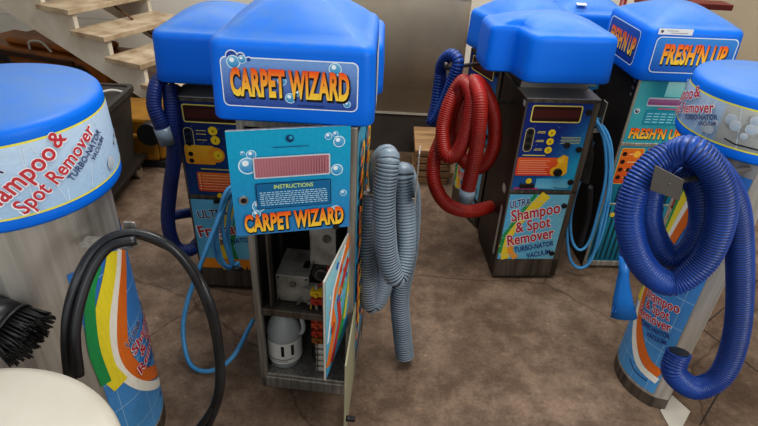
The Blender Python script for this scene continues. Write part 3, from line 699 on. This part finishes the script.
# ------------------------------------------------------------------ hoses (each rests on a hook, so it is a thing of its own)
GROOVE_SHADE = {NAVY.name: mat('navy_groove_shade', '0a1738', .5), BLUEH.name: mat('blue_groove_shade', '0c2250', .5), GREYH.name: mat('grey_groove_shade', '3a444d', .5), REDH.name: mat('red_groove_shade', '7a1a12', .5)}  # darker hose tones, the shade between ribs put into the colour
def hose(name, label, cat, path, r, m, pitch=None, amp=.1, n=14, cuff=None, cuffm=None, endm=None, group=None):
    t = thing(name, label, cat, path[0], 0, group); o = Vector(path[0])
    P = [Vector(p)-o for p in path]
    MB().tube(P, r, n, pitch, amp).build('ribbed_tube' if pitch else 'tube', [m, GROOVE_SHADE[m.name]] if pitch else m, t)
    if cuff:
        e = P[-1]; d = (P[-1]-P[-2]).normalized()
        MB().cyl(e-d*cuff*.4, e+d*cuff*.6, r*1.12, r*1.05, 20).cyl(e+d*cuff*.6, e+d*cuff*.62, r*.8, n=20).build('cuff', cuffm, t)
    else:
        for e, d in ((P[-1], (P[-1]-P[-2]).normalized()),):
            MB().cyl(e+d*.0005, e+d*.003, r*.82, n=20).build('open_end', BLACKP, t)
    return t
hose('vacuum_hose', 'thick grey ribbed hose looped over the hook of the open machine', 'hose',
  [(-0.042, 1.620, 0.775), (-0.039, 1.560, 0.567), (-0.012, 1.550, 0.332), (0.031, 1.580, 0.420), (0.014, 1.620, 0.678), (-0.004, 1.560, 0.885), (0.018, 1.490, 0.964), (0.013, 1.460, 0.834), (0.034, 1.450, 0.631), (0.072, 1.450, 0.541), (0.094, 1.500, 0.619),
   (0.080, 1.550, 0.785), (0.070, 1.570, 0.877), (0.104, 1.620, 0.744), (0.113, 1.630, 0.526), (0.097, 1.610, 0.327), (0.115, 1.590, 0.165), (0.136, 1.570, 0.036)], .036, GREYH, .0105, .09, 16)
hose('vacuum_hose', 'large royal blue ribbed hose coiled on the front of the right-edge round machine', 'hose',
  [(0.940, 1.220, 0.491), (0.938, 1.200, 0.425), (1.027, 1.200, 0.359), (1.104, 1.220, 0.406), (1.105, 1.250, 0.566), (1.027, 1.270, 0.811), (0.940, 1.280, 0.998), (0.831, 1.290, 1.105), (0.738, 1.290, 1.114), (0.674, 1.270, 1.054), (0.662, 1.240, 0.949),
   (0.719, 1.210, 0.829), (0.813, 1.200, 0.770), (0.876, 1.200, 0.847), (0.881, 1.210, 0.976), (0.838, 1.220, 1.085), (0.764, 1.250, 1.149), (0.741, 1.310, 1.084), (0.744, 1.330, 0.988), (0.776, 1.330, 0.875), (0.837, 1.290, 0.794), (0.884, 1.280, 0.830), (0.891, 1.290, 0.925), (0.852, 1.310, 1.021), (0.803, 1.340, 1.048)][::-1], .035, BLUEH, .0085, .09, 18)
hose('vacuum_hose', 'red ribbed hose hanging in long loops left of the coin box machine', 'hose',
  [(0.546, 2.320, 0.316), (0.431, 2.220, 0.347), (0.318, 2.180, 0.398), (0.247, 2.180, 0.500), (0.235, 2.220, 0.606), (0.267, 2.260, 0.712), (0.302, 2.270, 0.874), (0.327, 2.240, 0.956), (0.360, 2.180, 0.910), (0.352, 2.150, 0.789), (0.321, 2.140, 0.684), (0.277, 2.160, 0.667), (0.259, 2.220, 0.762), (0.287, 2.260, 0.885), (0.335, 2.300, 0.945),
   (0.335, 2.340, 0.764), (0.368, 2.350, 0.575), (0.457, 2.320, 0.527), (0.508, 2.300, 0.633), (0.489, 2.300, 0.789), (0.431, 2.300, 0.906), (0.368, 2.240, 0.967), (0.386, 2.140, 0.926), (0.396, 2.110, 0.740), (0.383, 2.100, 0.507)], .032, REDH, .009, .055, 14, .06, GREYH)
hose('vacuum_hose', 'short dark blue hose draped on the rear machine above the red hose', 'hose',
  [(0.254, 2.550, 0.891), (0.247, 2.520, 0.752), (0.234, 2.500, 0.672), (0.266, 2.480, 0.734), (0.303, 2.460, 0.890), (0.320, 2.460, 0.983), (0.285, 2.500, 1.001), (0.256, 2.560, 0.921), (0.277, 2.580, 0.783), (0.272, 2.600, 0.654)], .028, BLUEH, .014, .08, 12)
hose('vacuum_hose', 'long navy hose drooping left of the machine beside the stairs', 'hose',
  [(-0.815, 1.990, 0.979), (-0.813, 1.970, 0.923), (-0.817, 1.950, 0.830), (-0.829, 1.950, 0.700), (-0.871, 1.950, 0.537), (-0.905, 1.950, 0.376), (-0.894, 1.950, 0.250), (-0.839, 1.970, 0.217), (-0.806, 2.030, 0.232)], .029, NAVY, .010, .05, 14)
hose('vacuum_hose', 'short navy hose with grey cuff hanging left of the machine beside the stairs', 'hose',
  [(-0.811, 2.120, 0.968), (-0.833, 2.050, 0.998), (-0.856, 1.970, 0.984), (-0.864, 1.930, 0.916), (-0.849, 1.920, 0.853), (-0.841, 1.920, 0.804)], .028, NAVY, .010, .05, 14, .07, GREYH)
hose('vacuum_hose', 'navy hose stub crossing to the side of the machine beside the stairs', 'hose',
  [(-0.901, 1.990, 0.382), (-0.873, 2.010, 0.381), (-0.820, 2.060, 0.364)], .022, NAVY, .012, .06, 12)
# nozzle on a blue hose hanging below the coil
t = thing('flared_nozzle', 'bright blue flared hose nozzle hanging below the big blue coil', 'nozzle', (0.831, 1.420, 0.518))
o = t.location.copy(); m = MB()
secs = [((0.800, 1.450, 0.677), .016, .016), ((0.812, 1.440, 0.620), .017, .016), ((0.815, 1.430, 0.586), .020, .015), ((0.831, 1.420, 0.518), .031, .013), ((0.851, 1.410, 0.448), .042, .012)]
R = []
for p, rx, ry in secs:
    R.append([(Vector(p)-o)+Vector((rx*math.cos(a)*(1+(.10 if rx > .018 else 0)*math.cos(8*a)), ry*math.sin(a), 0)) for a in [2*PI*i/24 for i in range(24)]])
m.rings(R); m.build('nozzle_body', mat('bright_blue_plastic', '1a70bc', .35), t)
m = MB()
for k in range(7):
    x = (k-3)/3; m.box(x*.030-.0015, -.0145, -.045, x*.030+.0015, -.011, -.02)
m.build('nozzle_rib', mat('bright_blue_plastic', '1a70bc', .35), t)
MB().tube([Vector((0.802, 1.450, 0.669))-o, Vector((0.806, 1.500, 0.765))-o, Vector((0.838, 1.550, 0.850))-o, Vector((0.913, 1.600, 0.882))-o], .017, 12, .012, .08).build('ribbed_tube', [BLUEH, GROOVE_SHADE[BLUEH.name]], t)

# thin light blue solution lines
def loops(name, label, strands, r, m, group=None):
    o = Vector(strands[0][0]); t = thing(name, label, 'hose', o, 0, group)
    for s in strands: MB().tube([Vector(p)-o for p in s], r, 10).build('loop', m, t)
    return t
L = loops('solution_hose', 'light blue thin hose looped on the right bracket of the coin box machine', [
  [(0.915, 2.280, 0.821), (0.949, 2.250, 0.789), (1.003, 2.230, 0.695), (1.045, 2.220, 0.526), (1.058, 2.210, 0.342), (1.067, 2.210, 0.118), (1.023, 2.210, 0.053), (0.963, 2.220, 0.104), (0.912, 2.240, 0.285), (0.904, 2.270, 0.462), (0.922, 2.290, 0.662), (0.924, 2.300, 0.794)],
  [(0.925, 2.270, 0.807), (0.973, 2.240, 0.737), (1.022, 2.230, 0.571), (1.036, 2.230, 0.412), (1.039, 2.230, 0.211), (1.005, 2.230, 0.149), (0.957, 2.240, 0.199), (0.927, 2.260, 0.331), (0.932, 2.280, 0.512), (0.950, 2.290, 0.713)],
  [(0.936, 2.300, 0.814), (0.993, 2.260, 0.753), (1.034, 2.240, 0.643), (1.071, 2.230, 0.442), (1.083, 2.220, 0.221), (1.059, 2.220, 0.079)]], .0075, LTBLUE)
t = thing('spray_wand', 'black plastic spray wand hanging from the coin box machine bracket', 'wand', (0.864, 2.220, 0.833)); o = t.location.copy()
pts = [(0.885, 2.240, 0.808), (0.901, 2.220, 0.789), (0.937, 2.200, 0.657), (0.947, 2.200, 0.526), (0.882, 2.200, 0.553), (0.877, 2.200, 0.702)]
MB().prism([((Vector(p)-o).x, (Vector(p)-o).z) for p in pts], -.02, .02, Matrix.Rotation(PI/2, 4, 'X')).build('wand_body', RUBBER, t, .006)
MB().tube([Vector((0.952, 2.200, 0.526))-o, Vector((0.990, 2.220, 0.360))-o, Vector((1.003, 2.240, 0.172))-o], .014, 12).build('wand_pipe', RUBBER, t)
L = loops('solution_hose', 'light blue thin hose hung in coils between the left and middle machines', [
  [(-0.577, 1.900, 0.611), (-0.608, 1.860, 0.595), (-0.638, 1.830, 0.504), (-0.656, 1.820, 0.388), (-0.644, 1.820, 0.277), (-0.611, 1.830, 0.250), (-0.629, 1.840, 0.351), (-0.639, 1.860, 0.461), (-0.609, 1.880, 0.560), (-0.577, 1.920, 0.581)],
  [(-0.576, 1.920, 0.591), (-0.608, 1.880, 0.570), (-0.645, 1.800, 0.476), (-0.681, 1.720, 0.380), (-0.732, 1.620, 0.236), (-0.743, 1.550, 0.131), (-0.707, 1.480, 0.031), (-0.625, 1.460, 0.020), (-0.546, 1.500, 0.055), (-0.501, 1.600, 0.111), (-0.490, 1.660, 0.120)],
  [(-0.581, 1.880, 0.608), (-0.628, 1.850, 0.540), (-0.664, 1.830, 0.421), (-0.673, 1.830, 0.304), (-0.629, 1.830, 0.238), (-0.584, 1.860, 0.250)],
  [(-0.573, 1.930, 0.567), (-0.607, 1.900, 0.516), (-0.632, 1.890, 0.367), (-0.621, 1.880, 0.233), (-0.595, 1.900, 0.186)]], .009, LTBLUE)
t = thing('spray_nozzle', 'small dark spray nozzle with brass tip at the end of the left light blue hose', 'nozzle', (-0.609, 1.820, 0.247)); o = t.location.copy()
MB().cyl((0, 0, 0), Vector((-0.566, 1.830, 0.231))-o, .012, .009).build('nozzle_body', RUBBER, t)
MB().cyl(Vector((-0.566, 1.830, 0.231))-o, Vector((-0.548, 1.830, 0.243))-o, .006).build('tip', BRASS, t)

# black hose on the left machine's bracket
br = MB()
h = Vector((-0.605, 1.080, 0.926))
br.box(h.x-.12, h.y-.02, h.z-.034, h.x+.012, h.y+.025, h.z-.030).prism([(h.x+.010+.020*max(-.75, min(.75, math.cos(a)*1.2)), h.z+.002+.042*max(-.85, min(.85, math.sin(a)*1.1))) for a in [2*PI*i/24 for i in range(24)]], -h.y-.0, -h.y+.004, Matrix.Rotation(PI/2, 4, 'X') @ Matrix.Rotation(.0, 4, 'Z'))
o = br.build('hose_hook', STEEL, None, .002); o.parent = A_; o.matrix_parent_inverse = (Matrix.Translation(A_.location) @ Matrix.Rotation(A_.rotation_euler.z, 4, 'Z')).inverted()
loops('drain_hose', 'glossy black hose coil hanging over the steel bracket at left', [
  [(-0.513, 0.980, 0.276), (-0.433, 1.000, 0.411), (-0.411, 1.020, 0.532), (-0.417, 1.040, 0.696), (-0.452, 1.050, 0.843), (-0.504, 1.050, 0.927), (-0.577, 1.040, 0.957), (-0.632, 1.000, 0.945), (-0.666, 0.950, 0.890), (-0.692, 0.900, 0.807), (-0.700, 0.860, 0.688), (-0.691, 0.830, 0.549)],
  [(-0.482, 0.990, 0.265), (-0.419, 1.000, 0.434), (-0.404, 1.020, 0.552), (-0.412, 1.040, 0.737), (-0.466, 1.070, 0.857), (-0.537, 1.070, 0.919), (-0.608, 1.060, 0.939), (-0.648, 1.000, 0.933), (-0.676, 0.940, 0.877), (-0.702, 0.900, 0.776), (-0.707, 0.870, 0.642), (-0.684, 0.840, 0.518)],
  [(-0.556, 1.020, 0.953), (-0.608, 0.990, 0.948), (-0.643, 0.940, 0.894), (-0.664, 0.880, 0.798), (-0.664, 0.840, 0.680)]], .0112, RUBBER)
# dusting brush
t = thing('dusting_brush', 'black round dusting brush with stiff bristles at the left edge', 'brush', (-0.857, 0.920, 0.761)); o = t.location.copy()
ax = (Vector((-0.760, 0.900, 0.733))-Vector((-0.853, 0.920, 0.771))).normalized()
MB().cyl(-ax*.06, ax*.012, .052, .058, 28).cyl(ax*.012, ax*.02, .062, n=28).build('brush_head', BLACKP, t)
MB().tube([(-.06*ax).to_tuple(), (-.1, .0, .03), (-.16, .03, .06)], .026, 14).build('elbow', BLACKP, t)
random.seed(2); s1 = ax.orthogonal().normalized(); s2 = ax.cross(s1); m = MB()
for k in range(40):
    for rr in (.03, .045, .055):
        a_ = 2*PI*k/40+rr*30; d = s1*math.cos(a_)+s2*math.sin(a_); b0 = ax*.018+d*rr
        for q in range(2):
            e = b0+ax*random.uniform(.045, .058)+d*random.uniform(.002, .014)+Vector([random.uniform(-.004, .004) for _ in range(3)]); m.cyl(b0, e, .0036, .0022, 6)
m.build('bristles', mat('black_bristle', '0e0e10', .5), t, kind='stuff')
# cream drum in the foreground
t = thing('plastic_drum', 'cream plastic drum lid filling the lower left corner', 'drum', ((-1.346, 1.126, 0.000)[0]*0-.715, .475, 0))
MB().lathe([(.0005, 0), (.27, 0), (.28, .02), (.285, .76)], n=64).build('drum_body', CREAM, t)
MB().lathe([(.287, .745), (.302, .75), (.304, .775), (.298, .79), (.28, .798), (.15, .806), (.0005, .81)], n=96).build('lid', CREAM, t)

# ------------------------------------------------------------------ stairs and things at the back
WP = mat('white_stair_paint', 'e6e0d2', .6, 0, 'd2c8b4', 5)
TREAD = mat('worn_tread', 'c8b79c', .7, 0, '9c8468', 8)
st = thing('staircase', 'white painted wooden staircase with worn treads against the back wall', 'staircase', (-1.74, 3.81, .0), -24)
o = Vector((0, 0, 0))
N = 8; run = .31; rise = .146; x0 = 0; z0 = .455   # third tread
def tread_pos(k): return (x0-(k-2)*run, z0+(k-2)*rise)  # right nosing x, top z
for k in range(N):
    x, z = tread_pos(k)
    MB().box(x-.345-o.x, -.02, z-.038-o.z, x-o.x, .80, z).build('tread', TREAD, st, .003)
for yy in (.03, .75):
    pts = []
    for k in range(N):
        x, z = tread_pos(k); pts += [(x-.03-o.x, z-rise-.0 if k == 0 else z-rise-.038), (x-.03-o.x, z-.038)]
    pts[0] = (pts[0][0], 0); xt, zt = tread_pos(N-1)
    pts += [(xt-.5-o.x, zt-.04), (xt-.5-o.x, zt-.04-.30), (tread_pos(0)[0]-.22-o.x, 0)]
    m = MB(); n = len(pts); vs = [(p[0], yy+d, p[1]) for d in (0, .035) for p in pts]
    m.add(vs, [(i, (i+1) % n, n+(i+1) % n, n+i) for i in range(n)]+[tuple(range(n))[::-1], tuple(range(n, 2*n))]); m.build('stringer', WP, st)
for k in (2, 3, 4):
    x, z = tread_pos(k); MB().cyl((x-.2-o.x, .5, z-.04), (x+.1-o.x, .45, z-rise+.01), .008).build('brace', mat('rusty_bar', '6a4632', .7, .3), st)
MB().box(-.95, .75, .73, -.62, .80, 1.1).build('riser_board', mat('brown_board', '8a5c3c', .7), st)
# yellow machine under the stairs
sw = thing('floor_scrubber', 'yellow and black floor machine parked under the white stairs', 'machine', (-2.704, 4.435, 0.250)[:2] + (0,), -18)
o = sw.location.copy(); YG = mat('ochre_machine_shell', '96570f', .4, 0, '5a300c', 4)
MB().box(-.95, -.05, .10, .50, .42, .30).box(-.60, .02, .30, .30, .38, .36).build('body', YG, sw, .03)
MB().box(-.96, -.07, .24, .2, -.05, .28).box(-.6, -.07, .14, .1, -.05, .18).build('dark_band', mat('dark_brown_trim', '33180c', .5), sw, .005)
for x in (-.6, .25): MB().cyl((x, -.06, .13), (x, -.01, .13), .125, n=28).build('wheel', BLACKP, sw)
MB().tube([(-.30, .0, .29), (-.26, -.02, .37), (-.12, -.03, .39), (-.04, -.02, .31)], .009, 10).build('handle', WHITEP, sw)
ye = thing('yellow_bucket_base', 'yellow moulded machine base with black wheel beside the bin', 'machine', (-1.537, 3.153, 0.000)[:2]+(0,))
MB().box(-.22, -.02, .05, .14, .35, .33).box(-.20, -.06, .06, .12, -.02, .24).build('body', mat('bright_yellow_paint', '9a6c10', .4, 0, '5c3c0a', 4), ye, .03)
MB().cyl((.10, -.10, .26), (.10, -.03, .26), .07, n=24).build('wheel', BLACKP, ye)
MB().box(-.24, -.03, .0, .22, .3, .05).build('skirt', BLACKP, ye, .01)
# dark wheeled bin
bn = thing('waste_bin', 'dark grey wheeled bin with a pale strap over its rim', 'bin', (-1.75, 2.83, 0), 2)
GB = mat('dusty_black_plastic', '3c3732', .6, 0, '272320', 6)
def frus(m, a, z0_, b, z1_): m.rings([[(x*a, y*a*1.0, z0_) for x, y in q] for q in [rrect(1, -1, 1, .15)]]+[[(x*b, y*b, z1_) for x, y in q] for q in [rrect(1, -1, 1, .15)]], smooth=False); return m
frus(MB(), .22, .12, .26, .55).build('bin_body', GB, bn)
m = MB(); q = rrect(1, -1, 1, .15); m.rings([[(x*s, y*s, z) for x, y in q] for s, z in ((.262, .53), (.275, .53), (.275, .56), (.25, .56), (.245, .50))], False, False, False); m.build('rim', GB, bn)
for x in (-.15, .24):
    for y in (-.28, .15):
        w_ = MB().cyl((x-.015, y, .035), (x+.015, y, .035), .035, n=18).build('caster', mat('worn_caster', '8a7a66', .6), bn); MB().box(x-.02, y-.02, .06, x+.02, y+.02, .12).build('caster_fork', DSTEEL, w_)
sb = MB().tube([(.05, -.27, .54), (.09, -.20, .575), (.15, -.05, .59), (.20, .10, .58), (.25, .18, .54)], .008, 8).build('strap', WHITEP, bn)
MB().box(-.24, -.36, .10, .28, .24, .125).build('dolly', BRSTEEL, bn, .004)

# beige tank behind
TANK = mat('beige_glossy_paint', 'b5ab98', .25, 0, 'a3998a', 3, coat=.3)
tk = thing('storage_tank', 'large beige glossy metal tank standing behind the machines', 'tank', (-.07, 3.55, 0))
q = rrect(.585, 0, 1.1, .10, 8)
R = []
for s, z in ((1, .30), (1, 1.02), (.995, 1.06), (.98, 1.09), (.95, 1.105), (.3, 1.13)): R.append([((x)*s, .55+(y-.55)*s, z) for x, y in q])
MB().rings(R).build('tank_shell', TANK, tk)
MB().rings([[(x*.985, .55+(y-.55)*.985, z) for x, y in q] for z in (0, .285)], smooth=False).build('skirt', mat('tank_under_shade', '57504a', .6, 0, '433d38', 4), tk)  # dark tone stands for the shadow under the tank
MB().rings([[(x*1.004, .55+(y-.55)*1.004, z) for x, y in q] for z in (.285, .30)], smooth=False).build('seam_strip', mat('pale_seam', 'c9c4b6', .5), tk)
MB().rings([[(x*1.01, .55+(y-.55)*1.01, z) for x, y in q] for z in (1.055, 1.075)], smooth=False).build('top_rim', TANK, tk)
# stacked timber offcuts
for k in range(5):
    b = (0.209, 3.370, 0.000)
    t = MB(); z = k*.048
    t.box(0, .0, z, .22+.015*(k % 2), .38, z+.040)
    for dx in (.0, .1, .19): t.box(dx, .02, z+.040, dx+.03, .36, z+.0478) if k < 4 else None
    ob = t.build('timber_plank', WOOD, None, .003)
    ob.location = (.205+.006*((k*3) % 4), 3.10, 0)
    tag(ob, ['lowest pale wooden board of the stack on the floor by the tank', 'second lowest wooden board of the stack by the tank', 'middle wooden board of the stack by the tank', 'second highest wooden board of the stack by the tank', 'topmost pale wooden board of the stack by the tank'][k], 'board', 'wooden boards stacked by the tank')
# red stand behind the hoods on the right
rs = thing('jack_stand', 'dark red steel stand rising behind the right-hand hoods', 'stand', (1.60, 3.25, 0))
RED = mat('dark_red_paint', '7a1418', .35, 0, '4c0d10', 5)
MB().cyl((0, 0, .02), (0, 0, 1.22), .06).build('post', RED, rs)
MB().box(-.3, -.3, 0, .3, .3, .02).build('foot', RED, rs, .004)
MB().box(-.22, -.06, 1.13, .28, .06, 1.16).box(-.12, -.05, 1.0, .10, .05, 1.13).build('cross_beam', RED, rs, .004)
MB().cyl((.07, -.06, .95), (.10, -.06, 1.14), .010).build('chrome_rod', STEEL, rs)
MB().cyl((-.30, 0, 0.02), (-.30, 0, 1.25), .018).build('thin_post', RED, rs)
# white card on the floor beside the right machine
c = [(1.185, 1.484, 0.000), (1.227, 1.401, 0.000), (1.118, 1.274, 0.000), (1.111, 1.399, 0.000)]
c = [Vector(p) for p in c]; ctr = sum(c, Vector())/4
m = MB(); vs = [tuple(p-ctr+Vector((0, 0, z))) for z in (.0015, .0035) for p in c]
m.add(vs, [(3, 2, 1, 0), (4, 5, 6, 7)]+[(i, (i+1) % 4, 4+(i+1) % 4, 4+i) for i in range(4)])
o = m.build('white_card', mat('white_card', 'c4bfb4', .7)); o.location = ctr; tag(o, 'small white card lying on the floor by the right machine', 'card')
